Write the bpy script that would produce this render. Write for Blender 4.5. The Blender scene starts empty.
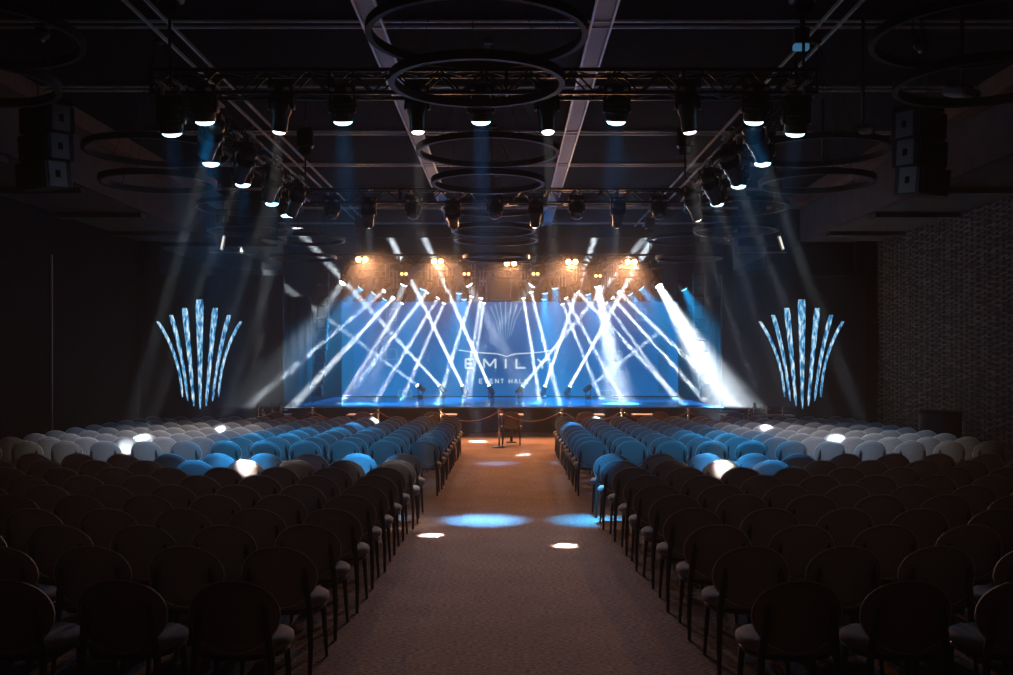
import bpy, math, random
from mathutils import Vector, Matrix
random.seed(7)
sc = bpy.context.scene
COL = sc.collection
PI = math.pi
CX, HY, F, H = 508.0, 365.0, 1000.0, 1.96      # where the eye stands; the hall was surveyed from it
def P(x, y, d):
    return Vector(((x-CX)*d/F, d, H-(y-HY)*d/F))
def V(*a): return Vector(a)

# ------------------------------------------------------------------ materials
MATS = {}
def pmat(name, col, rough=.6, metal=0., spec=.5, emit=None, es=0.):
    m = bpy.data.materials.new(name); m.use_nodes = True
    b = m.node_tree.nodes['Principled BSDF']
    b.inputs['Base Color'].default_value = (*col, 1)
    b.inputs['Roughness'].default_value = rough
    b.inputs['Metallic'].default_value = metal
    b.inputs['Specular IOR Level'].default_value = spec
    if emit:
        b.inputs['Emission Color'].default_value = (*emit, 1)
        b.inputs['Emission Strength'].default_value = es
    MATS[name] = m
    return m
def add_noise(m, c1, c2, scale, detail=4, obj=True, bump=0., dist=.01, stretch=(1,1,1)):
    nt = m.node_tree; N = nt.nodes; L = nt.links; b = N['Principled BSDF']
    tc = N.new('ShaderNodeTexCoord'); mp = N.new('ShaderNodeMapping'); mp.inputs['Scale'].default_value = stretch
    L.new(tc.outputs['Object'], mp.inputs[0])
    n = N.new('ShaderNodeTexNoise'); n.inputs['Scale'].default_value = scale; n.inputs['Detail'].default_value = detail
    L.new(mp.outputs[0], n.inputs['Vector'])
    r = N.new('ShaderNodeValToRGB'); r.color_ramp.elements[0].color = (*c1,1); r.color_ramp.elements[1].color = (*c2,1)
    r.color_ramp.elements[0].position = .35; r.color_ramp.elements[1].position = .65
    L.new(n.outputs['Fac'], r.inputs[0]); L.new(r.outputs[0], b.inputs['Base Color'])
    if bump:
        bp = N.new('ShaderNodeBump'); bp.inputs['Strength'].default_value = bump; bp.inputs['Distance'].default_value = dist
        L.new(n.outputs['Fac'], bp.inputs['Height']); L.new(bp.outputs[0], b.inputs['Normal'])
    return m

M_FAB = add_noise(pmat('chair_fabric', (.4,.37,.35), .85, spec=.2), (.225,.21,.20), (.29,.27,.26), 220, 2, bump=.15, dist=.002)
M_RIMLIGHT = pmat('rim_highlight_pale', (.62,.6,.58), .7)  # paler than the fabric: grazing light on the chair rims, put into colour
M_WOOD = add_noise(pmat('dark_walnut', (.03,.018,.012), .45), (.022,.013,.009), (.045,.026,.016), 30, 3, stretch=(6,6,1))
M_BLACK = pmat('black_housing', (.012,.012,.014), .38)
M_MATTE = pmat('black_matte', (.005,.005,.006), .9, spec=.15)
M_TRUSS = pmat('truss_black_steel', (.035,.037,.042), .35, .6)
M_CHROME = pmat('polished_steel', (.75,.73,.7), .18, 1.)
M_ALU = pmat('ceiling_aluminium', (.88,.9,.92), .35, .2)
M_DUCT = pmat('grey_painted_metal', (.4,.41,.43), .5, .1)
M_ROPE = add_noise(pmat('red_rope', (.2,.02,.02), .7), (.12,.012,.012), (.28,.035,.03), 60)
M_TABLE = pmat('pale_laminate', (.7,.64,.58), .35)
M_RING = pmat('ring_black', (.012,.012,.013), .45)
M_RINGI = pmat('ring_diffuser', (.05,.05,.055), .5)
M_SPK = add_noise(pmat('speaker_grille', (.02,.02,.022), .6), (.012,.012,.013), (.04,.04,.045), 160, 0)
M_SPKF = pmat('speaker_side_plate', (.22,.23,.25), .45, .4)
M_SOFF = add_noise(pmat('soffit_plaster', (.06,.055,.05), .8), (.05,.045,.04), (.075,.066,.06), 2.5)
M_BEAM = add_noise(pmat('brown_timber', (.12,.065,.045), .6), (.09,.05,.035), (.15,.085,.06), 9, stretch=(8,1,1))
M_CEIL = add_noise(pmat('ceiling_dark', (.006,.006,.007), .9, spec=.08), (.004,.004,.005), (.009,.009,.010), 3)
M_WALLD = add_noise(pmat('wall_dark', (.006,.006,.007), .85, spec=.15), (.004,.004,.005), (.008,.008,.009), 4)
M_CURT = pmat('black_curtain', (.012,.012,.014), .95, spec=.1)
M_BARW = pmat('dark_drum_wood', (.03,.02,.016), .6)
M_GLASSOFF = pmat('lens_glass_unlit', (.05,.07,.1), .08, 0, .8)

def emis(name, col, s):
    m = bpy.data.materials.new(name); m.use_nodes = True; nt = m.node_tree; nt.nodes.clear()
    o = nt.nodes.new('ShaderNodeOutputMaterial'); e = nt.nodes.new('ShaderNodeEmission')
    e.inputs[0].default_value = (*col,1); e.inputs[1].default_value = s
    nt.links.new(e.outputs[0], o.inputs[0]); return m
E_WHITE = emis('lens_white', (1,.97,.95), 6)
E_BLUE = emis('lens_blue', (.35,.72,1), 6)
E_BEAM = emis('lens_beam', (.8,.92,1), 12)
E_PAR = emis('lens_par_blue', (.18,.6,1), 3.5)
E_AMBER = emis('lens_amber', (1,.50,.16), 16)
E_AMBERS = emis('lens_amber_dim', (1,.45,.15), 5)

def m_carpet():
    m = pmat('carpet', (.2,.13,.1), .95, spec=.1); nt = m.node_tree; N = nt.nodes; L = nt.links; b = N['Principled BSDF']
    tc = N.new('ShaderNodeTexCoord')
    n1 = N.new('ShaderNodeTexNoise'); n1.inputs['Scale'].default_value = 28; n1.inputs['Detail'].default_value = 5
    mp = N.new('ShaderNodeMapping'); mp.inputs['Scale'].default_value = (1,2.2,1)
    L.new(tc.outputs['Object'], mp.inputs[0]); L.new(mp.outputs[0], n1.inputs['Vector'])
    n2 = N.new('ShaderNodeTexNoise'); n2.inputs['Scale'].default_value = 1.6; n2.inputs['Detail'].default_value = 3
    L.new(tc.outputs['Object'], n2.inputs['Vector'])
    r = N.new('ShaderNodeValToRGB'); r.color_ramp.elements[0].color = (.15,.098,.074,1); r.color_ramp.elements[1].color = (.42,.28,.21,1)
    r.color_ramp.elements[0].position = .38; r.color_ramp.elements[1].position = .62
    L.new(n1.outputs['Fac'], r.inputs[0])
    mx = N.new('ShaderNodeMixRGB'); mx.blend_type = 'MULTIPLY'; mx.inputs[0].default_value = .5
    r2 = N.new('ShaderNodeValToRGB'); r2.color_ramp.elements[0].color = (.6,.6,.62,1); r2.color_ramp.elements[0].position = .35; r2.color_ramp.elements[1].position = .65
    L.new(n2.outputs['Fac'], r2.inputs[0]); L.new(r.outputs[0], mx.inputs[1]); L.new(r2.outputs[0], mx.inputs[2])
    L.new(mx.outputs[0], b.inputs['Base Color'])
    bp = N.new('ShaderNodeBump'); bp.inputs['Strength'].default_value = .4; bp.inputs['Distance'].default_value = .01
    L.new(n1.outputs['Fac'], bp.inputs['Height']); L.new(bp.outputs[0], b.inputs['Normal'])
    return m
M_CARPET = m_carpet()
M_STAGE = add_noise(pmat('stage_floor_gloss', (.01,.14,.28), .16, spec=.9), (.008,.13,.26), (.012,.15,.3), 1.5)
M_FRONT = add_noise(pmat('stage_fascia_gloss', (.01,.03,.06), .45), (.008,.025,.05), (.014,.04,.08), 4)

def m_weave():
    m = pmat('woven_wall', (.1,.095,.09), .8, spec=.2); nt = m.node_tree; N = nt.nodes; L = nt.links; b = N['Principled BSDF']
    tc = N.new('ShaderNodeTexCoord'); sp = N.new('ShaderNodeSeparateXYZ'); L.new(tc.outputs['Object'], sp.inputs[0])
    def math_(op, a, c=None, v=None):
        n = N.new('ShaderNodeMath'); n.operation = op
        if isinstance(a, float): n.inputs[0].default_value = a
        else: L.new(a, n.inputs[0])
        if c is not None: L.new(c, n.inputs[1])
        if v is not None: n.inputs[1].default_value = v
        return n.outputs[0]
    # columns of slots along the wall, irregular widths; rows alternate
    nz = N.new('ShaderNodeTexNoise'); nz.noise_dimensions = '1D'; nz.inputs['Scale'].default_value = 1.3; L.new(sp.outputs[1], nz.inputs['W'])
    yy = math_('ADD', math_('MULTIPLY', sp.outputs[1], v=3.4), math_('MULTIPLY', nz.outputs[0], v=1.6))
    fy = math_('FRACT', yy)
    col_i = math_('FLOOR', yy)
    half = math_('MULTIPLY', math_('MODULO', col_i, v=2.), v=.5)
    zz = math_('ADD', math_('MULTIPLY', sp.outputs[2], v=7.6), half)
    fz = math_('FRACT', zz)
    slot = math_('MULTIPLY', math_('GREATER_THAN', fy, v=.52), math_('GREATER_THAN', fz, v=.5))
    n2 = N.new('ShaderNodeTexNoise'); n2.inputs['Scale'].default_value = 3.; n2.inputs['Detail'].default_value = 5
    mp = N.new('ShaderNodeMapping'); mp.inputs['Scale'].default_value = (1,.8,9); L.new(tc.outputs['Object'], mp.inputs[0]); L.new(mp.outputs[0], n2.inputs['Vector'])
    r = N.new('ShaderNodeValToRGB'); r.color_ramp.elements[0].color = (.03,.027,.026,1); r.color_ramp.elements[1].color = (.26,.235,.22,1)
    r.color_ramp.elements[0].position = .4; r.color_ramp.elements[1].position = .8
    L.new(n2.outputs[0], r.inputs[0])
    mx = N.new('ShaderNodeMixRGB'); L.new(slot, mx.inputs[0]); L.new(r.outputs[0], mx.inputs[1]); mx.inputs[2].default_value = (.006,.006,.006,1)
    L.new(mx.outputs[0], b.inputs['Base Color'])
    bp = N.new('ShaderNodeBump'); bp.inputs['Strength'].default_value = .8; bp.inputs['Distance'].default_value = .03; bp.invert = True
    L.new(slot, bp.inputs['Height']); L.new(bp.outputs[0], b.inputs['Normal'])
    return m
M_WEAVE = m_weave()

def m_screen(dark, lite, s, scale=.35):
    m = bpy.data.materials.new('led_screen'); m.use_nodes = True; nt = m.node_tree; N = nt.nodes; L = nt.links; N.clear()
    o = N.new('ShaderNodeOutputMaterial'); e = N.new('ShaderNodeEmission'); e.inputs[1].default_value = s
    tc = N.new('ShaderNodeTexCoord'); n = N.new('ShaderNodeTexNoise'); n.inputs['Scale'].default_value = scale; n.inputs['Detail'].default_value = 3
    r = N.new('ShaderNodeValToRGB'); r.color_ramp.elements[0].color = (*dark,1); r.color_ramp.elements[1].color = (*lite,1)
    r.color_ramp.elements[0].position = .3; r.color_ramp.elements[1].position = .72
    L.new(tc.outputs['Object'], n.inputs['Vector']); L.new(n.outputs[0], r.inputs[0]); L.new(r.outputs[0], e.inputs[0]); L.new(e.outputs[0], o.inputs[0])
    return m
M_LED = m_screen((.0,.105,.35), (.0,.19,.58), 1.0)
def m_crown():
    m = bpy.data.materials.new('crown_graphic'); m.use_nodes = True; nt = m.node_tree; N = nt.nodes; L = nt.links; N.clear()
    o = N.new('ShaderNodeOutputMaterial'); e = N.new('ShaderNodeEmission'); e.inputs[1].default_value = 1.0
    tc = N.new('ShaderNodeTexCoord'); mp = N.new('ShaderNodeMapping'); mp.inputs['Scale'].default_value = (9,1,2.2); mp.inputs['Rotation'].default_value = (0,.25,0)
    n = N.new('ShaderNodeTexNoise'); n.inputs['Scale'].default_value = 1.7; n.inputs['Detail'].default_value = 4
    r = N.new('ShaderNodeValToRGB'); cr = r.color_ramp
    cr.elements[0].position = .36; cr.elements[0].color = (.004,.06,.2,1)
    cr.elements[1].position = .66; cr.elements[1].color = (.95,1,1.0,1)
    k = cr.elements.new(.46); k.color = (.05,.3,.62,1); k = cr.elements.new(.56); k.color = (.4,.7,.9,1)
    L.new(tc.outputs['Object'], mp.inputs[0]); L.new(mp.outputs[0], n.inputs['Vector']); L.new(n.outputs[0], r.inputs[0]); L.new(r.outputs[0], e.inputs[0]); L.new(e.outputs[0], o.inputs[0])
    return m
M_CROWN = m_crown()
E_LOGO = emis('logo_white', (.72,.9,1), 1.0)
E_LOGOD = emis('logo_pale_blue', (.3,.6,.85), .8)

# ------------------------------------------------------------------ mesh builder
class MB:
    def __init__(s): s.v = []; s.f = []; s.m = []; s.mats = []; s.sm = []
    def mi(s, m):
        if m not in s.mats: s.mats.append(m)
        return s.mats.index(m)
    def add(s, vs, fs, m, smooth=False, T=None):
        o = len(s.v); k = s.mi(m)
        s.v += [tuple(T @ Vector(v)) if T else tuple(v) for v in vs]
        for f in fs: s.f.append([i+o for i in f]); s.m.append(k); s.sm.append(smooth)
        return s
    def box(s, c, size, m, R=None, bev=0.):
        hx, hy, hz = [q/2 for q in size]; c = Vector(c)
        if bev <= 0:
            vs = [V(x*hx,y*hy,z*hz) for x in (-1,1) for y in (-1,1) for z in (-1,1)]
            fs = [(0,1,3,2),(4,6,7,5),(0,4,5,1),(2,3,7,6),(0,2,6,4),(1,5,7,3)]
        else:   # bevelled: three nested boxes' corners
            b = min(bev, hx*.9, hy*.9, hz*.9); vs = []; idx = {}
            for sx in (-1,1):
                for sy in (-1,1):
                    for sz in (-1,1):
                        for a in range(3):
                            p = [sx*(hx-b), sy*(hy-b), sz*(hz-b)]; p[a] = (sx,sy,sz)[a]*(hx,hy,hz)[a]
                            idx[(sx,sy,sz,a)] = len(vs); vs.append(V(*p))
            fs = []
            for a in range(3):
                o1, o2 = [(1,2),(0,2),(0,1)][a]
                for sg in (-1,1):
                    q = []
                    for (u,w) in ((-1,-1),(1,-1),(1,1),(-1,1)):
                        k = [0,0,0]; k[a] = sg; k[o1] = u; k[o2] = w; q.append(idx[(*k,a)])
                    fs.append(q)
                for u in (-1,1):       # edges along axis a
                    for w in (-1,1):
                        k0 = [0,0,0]; k0[o1] = u; k0[o2] = w; k1 = list(k0); k0[a] = -1; k1[a] = 1
                        fs.append([idx[(*k0,o1)], idx[(*k1,o1)], idx[(*k1,o2)], idx[(*k0,o2)]])
            for sx in (-1,1):
                for sy in (-1,1):
                    for sz in (-1,1): fs.append([idx[(sx,sy,sz,a)] for a in range(3)])
        if R: vs = [R @ v for v in vs]
        s.add([v+c for v in vs], fs, m); return s
    def tube(s, pts, r, m, seg=8, closed=False, ell=None):
        pts = [Vector(p) for p in pts]; n = len(pts)
        rs = r if isinstance(r, (list,tuple)) else [r]*n
        vs = []; up = None
        for i in range(n):
            a = pts[i-1] if (i > 0 or closed) else pts[i]; b = pts[(i+1) % n] if (i < n-1 or closed) else pts[i]
            d = (b-a).normalized()
            if up is None:
                up = Vector((0,0,1)) if abs(d.z) < .9 else Vector((0,1,0))
            x = up.cross(d)
            if x.length < 1e-5: x = Vector((1,0,0)).cross(d)
            x.normalize(); y = d.cross(x); up = y
            for k in range(seg):
                t = 2*PI*k/seg; ex, ey = ell if ell else (1,1)
                vs.append(pts[i] + (x*math.cos(t)*ex + y*math.sin(t)*ey)*rs[i])
        fs = []
        for i in range(n if closed else n-1):
            j = (i+1) % n
            for k in range(seg):
                l = (k+1) % seg; fs.append([i*seg+k, i*seg+l, j*seg+l, j*seg+k])
        if not closed: fs += [list(range(seg))[::-1], [(n-1)*seg+k for k in range(seg)]]
        s.add(vs, fs, m, True); return s
    def lathe(s, prof, m, seg=20, T=None, smooth=True, caps=True):
        vs = []; fs = []
        for (r, z) in prof:
            for k in range(seg):
                t = 2*PI*k/seg; vs.append(V(r*math.cos(t), r*math.sin(t), z))
        for i in range(len(prof)-1):
            for k in range(seg):
                l = (k+1) % seg; fs.append([i*seg+k, i*seg+l, (i+1)*seg+l, (i+1)*seg+k])
        if caps:
            fs += [list(range(seg))[::-1], [(len(prof)-1)*seg+k for k in range(seg)]]
        s.add(vs, fs, m, smooth, T); return s
    def rings(s, rings, m, close=True):
        n = len(rings[0]); vs = [p for r in rings for p in r]; fs = []
        for i in range(len(rings)-1):
            for k in range(n):
                l = (k+1) % n; fs.append([i*n+k, i*n+l, (i+1)*n+l, (i+1)*n+k])
        if close: fs += [list(range(n))[::-1], [(len(rings)-1)*n+k for k in range(n)]]
        s.add(vs, fs, m, True); return s
    def poly(s, pts, th, m, axis=(0,1,0)):      # outline extruded along axis
        a = Vector(axis)*th; n = len(pts); vs = [Vector(p) for p in pts] + [Vector(p)+a for p in pts]
        fs = [list(range(n)), list(range(n,2*n))[::-1]] + [[i,(i+1)%n,(i+1)%n+n,i+n] for i in range(n)]
        s.add(vs, fs, m); return s
    def mesh(s, name):
        me = bpy.data.meshes.new(name); me.from_pydata(s.v, [], s.f)
        for m in s.mats: me.materials.append(m)
        me.polygons.foreach_set('material_index', s.m); me.polygons.foreach_set('use_smooth', s.sm)
        me.update(); return me
    def build(s, name, parent=None, loc=None, label=None):
        o = bpy.data.objects.new(name, s.mesh(name)); COL.objects.link(o)
        if parent: o.parent = parent
        if loc is not None: o.location = loc
        if label: o['label'] = label
        return o
def tag(o, label, cat, group=None):
    o['label'] = label; o['category'] = cat
    if group: o['group'] = group
    return o
def empty(name, loc, label, cat, group=None, rz=0):
    o = bpy.data.objects.new(name, None); COL.objects.link(o); o.location = loc; o.rotation_euler = (0,0,rz); o.empty_display_size = .1
    return tag(o, label, cat, group)
def struct(name, mb, loc=None):
    o = mb.build(name, None, loc); o['kind'] = 'structure'; return o
def ordn(i): return ['first','second','third','fourth','fifth','sixth','seventh','eighth','ninth','tenth','eleventh','twelfth','thirteenth'][i]

# ------------------------------------------------------------------ camera
cam = bpy.data.cameras.new('camera'); co = bpy.data.objects.new('camera', cam); COL.objects.link(co); sc.camera = co
co.location = (0,0,H); co.rotation_euler = (PI/2,0,0)
cam.lens = 36*F/1013; cam.shift_y = (HY-337.5)/1013; cam.shift_x = -(CX-506.5)/1013; cam.clip_start = .05; cam.clip_end = 200

# ------------------------------------------------------------------ lights
def spot(parent, at, aim, ang, p, col, blend=.3, soft=.02):
    l = bpy.data.lights.new('lamp_light', 'SPOT'); l.spot_size = math.radians(ang); l.energy = p; l.color = col; l.spot_blend = blend; l.shadow_soft_size = soft
    o = bpy.data.objects.new('lamp_light', l); COL.objects.link(o)
    a = Vector(at); o.location = a; o.rotation_euler = (Vector(aim)-a).to_track_quat('-Z','Y').to_euler()
    return o
def disk(parent, at, aim, size, spread, p, col):
    l = bpy.data.lights.new('lamp_light', 'AREA'); l.shape = 'DISK'; l.size = size; l.spread = math.radians(spread); l.energy = p; l.color = col
    o = bpy.data.objects.new('lamp_light', l); COL.objects.link(o)
    a = Vector(at); o.location = a; o.rotation_euler = (Vector(aim)-a).to_track_quat('-Z','Y').to_euler()
    return o
WHITE = (1,.95,.9); COOL = (.78,.9,1); BLUE = (.03,.38,1.); AMBER = (1,.42,.12)

# ------------------------------------------------------------------ room shell
WX = 11.2; WZ = 5.71; CZ = 7.0; EX = 8.6
struct('floor', MB().box((0,18,-.1), (2*WX+.4,48,.2), M_CARPET))
struct('ceiling', MB().box((0,18,CZ+.15), (2*WX+.4,48,.2), M_CEIL))
struct('wall_right', MB().box((WX+.1,18,WZ/2), (.2,48,WZ), M_WEAVE))
mb = MB().box((-WX-.1,18,WZ/2), (.2,48,WZ), M_WALLD)
struct('wall_left', mb)
struct('trim_1', MB().box((-WX+.02,24.5,WZ/2-.5), (.04,.05,WZ-1.1), M_DUCT))
struct('wall_rear', MB().box((0,-5.9,3.5), (2*WX,.2,7), M_WALLD))
struct('wall_stage', MB().box((0,39.65,3.55), (2*WX,.2,7.1), M_WALLD))
for sx, nm in ((-1,'left'),(1,'right')):
    # lowered soffit strip beside the raised ceiling, with shallow ribs under it
    mb = MB().box((sx*(EX+.35+(WX-EX-.35)/2),18,WZ+.12), (WX-EX-.35,48,.24), M_SOFF)
    mb.box((sx*(EX+.35),18,(WZ+CZ)/2+.1), (.1,48,CZ-WZ+.2), M_SOFF)
    struct('ceiling_soffit_'+nm, mb)
    mb = MB().box((sx*(EX+.1),18,CZ-.12), (.34,48,.34), M_BEAM)
    struct('beam_'+nm, mb)
    for k in range(9):
        y = .6+k*3.45
        struct('trim_%s_soffit_%d' % (nm,k+1), MB().box((sx*(EX+.35+(WX-EX-.35)/2),y,WZ-.05), (WX-EX-.5,.35,.14), M_SOFF))
# dark panels of the ceiling with metal-edged joints
GY = [10.0+3.45*(k) - 10.0 + 1.0 for k in range(-1,11)]
GX = [-8.6,-5.15,-2.0,1.38,4.75,8.6]
for j in range(1,5):
    x = GX[j]
    mb = MB()
    for s_ in (-1,1): mb.box((x+s_*.15,17,CZ-.0), (.035,44,.05), M_ALU)
    struct('trim_ceiling_rail_%d' % j, mb)
    if j in (2,3):
        struct('trim_ceiling_channel_%d' % j, MB().box((x,17,CZ+.03), (.26,44,.03), M_DUCT))
for k in range(13):
    y = k*3.47-.35+ (14.82-4*3.47+.35) - 3.47
    mb = MB()
    for s_ in (-1,1): mb.box((0,y+s_*.13,CZ+.01), (2*EX,.03,.035), M_ALU)
    struct('trim_ceiling_cross_%d' % (k+1), mb)

# stage
SY0 = 29.0; SZ = .74; SY1 = 38.75
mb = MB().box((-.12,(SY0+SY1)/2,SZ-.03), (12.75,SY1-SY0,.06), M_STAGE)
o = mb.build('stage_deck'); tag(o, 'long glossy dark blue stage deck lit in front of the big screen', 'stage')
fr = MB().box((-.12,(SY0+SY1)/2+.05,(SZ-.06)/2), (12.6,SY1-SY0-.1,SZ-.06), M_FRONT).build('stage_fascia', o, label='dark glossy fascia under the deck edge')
for k in range(10):
    MB().box((-5.8+k*1.26,SY0+.03,.36), (.012,.02,.6), M_MATTE).build('fascia_joint', o)
MB().box((-.12,SY0+.0,SZ-.012), (12.75,.02,.02), M_ALU).build('edge_trim', o)
# low side decks of the stage
for sx, nm in ((-1,'left'),(1,'right')):
    x = -.12+sx*(6.375+.35)
    o2 = MB().box((x,31.6,.3), (.7,3.2,.6), M_FRONT, bev=.01).build('stage_wing_step')
    tag(o2, 'low dark step block against the %s end of the stage' % nm, 'step')
    for q in range(2): MB().box((x+sx*(.1+.0),29.85-q*.28,.24-q*.1), (.66,.26,.48-q*.2), M_FRONT, bev=.01).build('tread', o2)

# main led screen with its content
LX0, LX1, LZ1 = -6.4, 6.55, 4.42
scr = MB().box(((LX0+LX1)/2,38.62,(LZ1+SZ)/2), (LX1-LX0+.1,.16,LZ1-SZ), M_BLACK, bev=.02).build('stage_screen')
tag(scr, 'wide blue screen behind the stage showing a crown, a curve and EMILY EVENT HALL', 'screen')
MB().box(((LX0+LX1)/2,38.535,(LZ1+SZ)/2), (LX1-LX0,.02,LZ1-SZ-.06), M_LED).build('display', scr)
D = 38.515
def SP(x, y): p = P(x,y,D); return p
def stroke(mb, p0, p1, w0, w1, m):
    a = P(*p0,D); b = P(*p1,D); d = (b-a).normalized(); n = Vector((-d.z,0,d.x)); k = D/F
    mb.poly([a+n*w0*k/2, a-n*w0*k/2, b-n*w1*k/2, b+n*w1*k/2], .008, m)
# crown emblem
mb = MB()
tops = [(490.4,306.4),(495.2,304),(500,302),(505.6,301.5),(511.6,302),(517,304),(522,306.4)]
bots = [(499.8,335.5),(501.6,337.5),(503.4,339),(505.4,341),(507.4,339),(509.2,337.5),(511,335.5)]
for t_, b_ in zip(tops, bots):
    mx_ = ((t_[0]+b_[0])/2 + (b_[0]-t_[0])*.14, (t_[1]+b_[1])/2)
    stroke(mb, t_, mx_, 1.3, .9, E_LOGOD); stroke(mb, mx_, b_, .9, .5, E_LOGOD)
mb.build('crown_emblem', scr)
# smile line
mb = MB()
cur = [(458.5,350.0),(470,351.7),(484,353.0),(497,353.8),(503,355.3),(506.5,356.6),(510,355.3),(516,353.8),(528,353.2),(540,352.2),(551,350.6)]
for a, b in zip(cur, cur[1:]): stroke(mb, a, b, 1.1, 1.1, E_LOGO)
mb.build('curved_line', scr)
def letters(segs, m, w, name, x0, y0, sx, sy):
    mb = MB()
    for (a,b,c,d_) in segs: stroke(mb, (x0+a*sx,y0+b*sy), (x0+c*sx,y0+d_*sy), w, w, m)
    mb.build(name, scr)
GL = {'E':[(0,0,0,1),(0,.04,1,.04),(0,.5,.85,.5),(0,.96,1,.96)], 'M':[(0,0,0,1),(0,0,.5,.75),(.5,.75,1,0),(1,0,1,1)],
      'I':[(.5,0,.5,1)], 'L':[(0,0,0,1),(0,.94,1,.94)], 'Y':[(0,0,.5,.5),(1,0,.5,.5),(.5,.5,.5,1)], 'V':[(0,0,.5,1),(.5,1,1,0)],
      'N':[(0,0,0,1),(0,0,1,1),(1,0,1,1)], 'T':[(0,.04,1,.04),(.5,0,.5,1)], 'H':[(0,0,0,1),(1,0,1,1),(0,.5,1,.5)], 'A':[(0,1,.5,0),(.5,0,1,1),(.22,.62,.78,.62)]}
for ch, x0, w_ in (('E',465.6,7.6),('M',484,11.5),('I',503.2,5),('L',516.4,9.2),('Y',537.5,9.5)):
    letters(GL[ch], E_LOGO, 1.9, 'letter', x0, 358.8, w_, 9.6)
x = 479.3
for ch in 'EVENT HALL':
    if ch == ' ': x += 3.0; continue
    letters(GL[ch], E_LOGO, .8, 'letter', x, 378.9, 3.0, 4.4); x += 5.35
# faint outlined squares shown on the screen
for (x0,y0,x1,y1) in ((386.5,309,396.5,320.5),(386,349,396.5,359.5),(612,351,622,362),(636,309,646,320),(398.5,390.5,411.5,396.5),(600,390.5,613,396.5)):
    mb = MB()
    for a,b in (((x0,y0),(x1,y0)),((x1,y0),(x1,y1)),((x1,y1),(x0,y1)),((x0,y1),(x0,y0))): stroke(mb, a, b, .5, .5, E_LOGOD)
    mb.build('outlined_square', scr)
# bright upright strips at the ends of the screen
for x0, x1 in ((342,354),(658,668)):
    mb = MB(); a = P(x0,0,D); b = P(x1,0,D)
    mb.box(((a.x+b.x)/2,38.52,2.5), (b.x-a.x,.012,3.2), m_screen((.002,.09,.27),(.006,.14,.36),1.0,1.)); mb.build('light_strip', scr)

# black drapes at the stage sides and above
def drape(name, x0, x1, y, z0, z1, label, amp=.06):
    mb = MB(); n = max(8, int(abs(x1-x0)*14)); L_ = []
    for i in range(n+1):
        t = i/n; xx = x0+(x1-x0)*t; yy = y+amp*math.sin(i*1.7)+amp*.4*math.sin(i*.61)
        L_.append((xx,yy))
    pts = [(a,b) for a,b in L_] + [(a,b+.03) for a,b in L_[::-1]]
    vs = [V(a,b,z0) for a,b in pts]+[V(a,b,z1) for a,b in pts]; m_ = len(pts)
    fs = [[i,(i+1)%m_,(i+1)%m_+m_,i+m_] for i in range(m_)]
    mb.add(vs, fs, M_CURT, True)
    return tag(mb.build(name), label, 'curtain')
drape('stage_curtain', -9.2,-6.75,34.2,0,4.3,'black drape hanging beside the left end of the stage, behind the crown screen')
drape('stage_curtain', 6.9,9.4,34.2,0,4.3,'black drape hanging beside the right end of the stage, behind the crown screen')
drape('stage_valance', -6.4,6.6,38.82,4.46,5.7,'black drape strip across the top of the big blue screen', .03)

# crown screens left and right
def crown_panel(cx, x0, x1, nm):
    d = 30.0
    a = P(x0,277,d); b = P(x1,277,d)
    pn = MB().box(((a.x+b.x)/2,d+.12,2.35), (b.x-a.x,.2,4.6), M_MATTE, bev=.01).build('crown_screen')
    tag(pn, 'tall black screen %s of the stage showing a glowing blue crown of seven bars' % nm, 'screen')
    # seven bars, measured on the left emblem about x=200
    bars = [((157.8,321.5),(180,354),(182.5,397),1.8,3.4),((171,315),(182.8,353),(188,401),1.9,4.6),((184.6,308),(189.5,352),(194,406),2.1,6.2),((199.6,299.5),(200,345),(200.3,409),2.0,8.2),
            ((215.4,308),(210.5,352),(206.2,406),2.1,6.2),((229.2,315),(217.8,353),(212.6,401),1.9,4.6),((241,321.5),(220.4,354),(218.8,397),1.8,3.4)]
    for (t_, m_, b_, w1, w0) in bars:
        off = cx-200.
        n = 14; Lp = []; Rp = []
        for i in range(n+1):
            t = i/n
            px = (1-t)**2*t_[0]+2*t*(1-t)*m_[0]+t*t*b_[0]+off; py = (1-t)**2*t_[1]+2*t*(1-t)*m_[1]+t*t*b_[1]
            w = w0*(1-t)+w1*t
            if i == 0: w *= .75
            if i == n: w *= .3
            q = P(px,py,d-.002); Lp.append(q-V(w*d/F/2,0,0)); Rp.append(q+V(w*d/F/2,0,0))
        mb = MB()
        vs = Lp+Rp+[p+V(0,.02,0) for p in Lp]+[p+V(0,.02,0) for p in Rp]; k = n+1
        fs = [[i,i+k,i+1+k,i+1] for i in range(n)]
        fs += [[i,i+1,i+1+2*k,i+2*k] for i in range(n)]+[[i+k,i+3*k,i+1+3*k,i+1+k] for i in range(n)]+[[0,2*k,3*k,k],[n,n+k,n+3*k,n+2*k]]
        mb.add([v-V(0,.018,0) for v in vs], fs, M_CROWN)
        mb.build('crown_bar', pn)
    return pn
crown_panel(200,140,283,'left')
crown_panel(802,722,866,'right')
struct('wall_side_stage', MB().box((9.6,31.0,3.5), (3.2,.2,7), M_WALLD))
struct('trim_stage_bulkhead', MB().box((0,36.4,6.83), (14,.14,.46), M_WALLD))
# wall return strips beside the crown screens
for sx, nm in ((-1,'left'),(1,'right')):
    struct('wall_return_'+nm, MB().box((sx*10.85,30.4,3.5), (.6,.3,7), M_WALLD))
    struct('wall_header_'+nm, MB().box((sx*9.1,30.6,6.3), (4.1,.2,1.4), M_WALLD))

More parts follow.
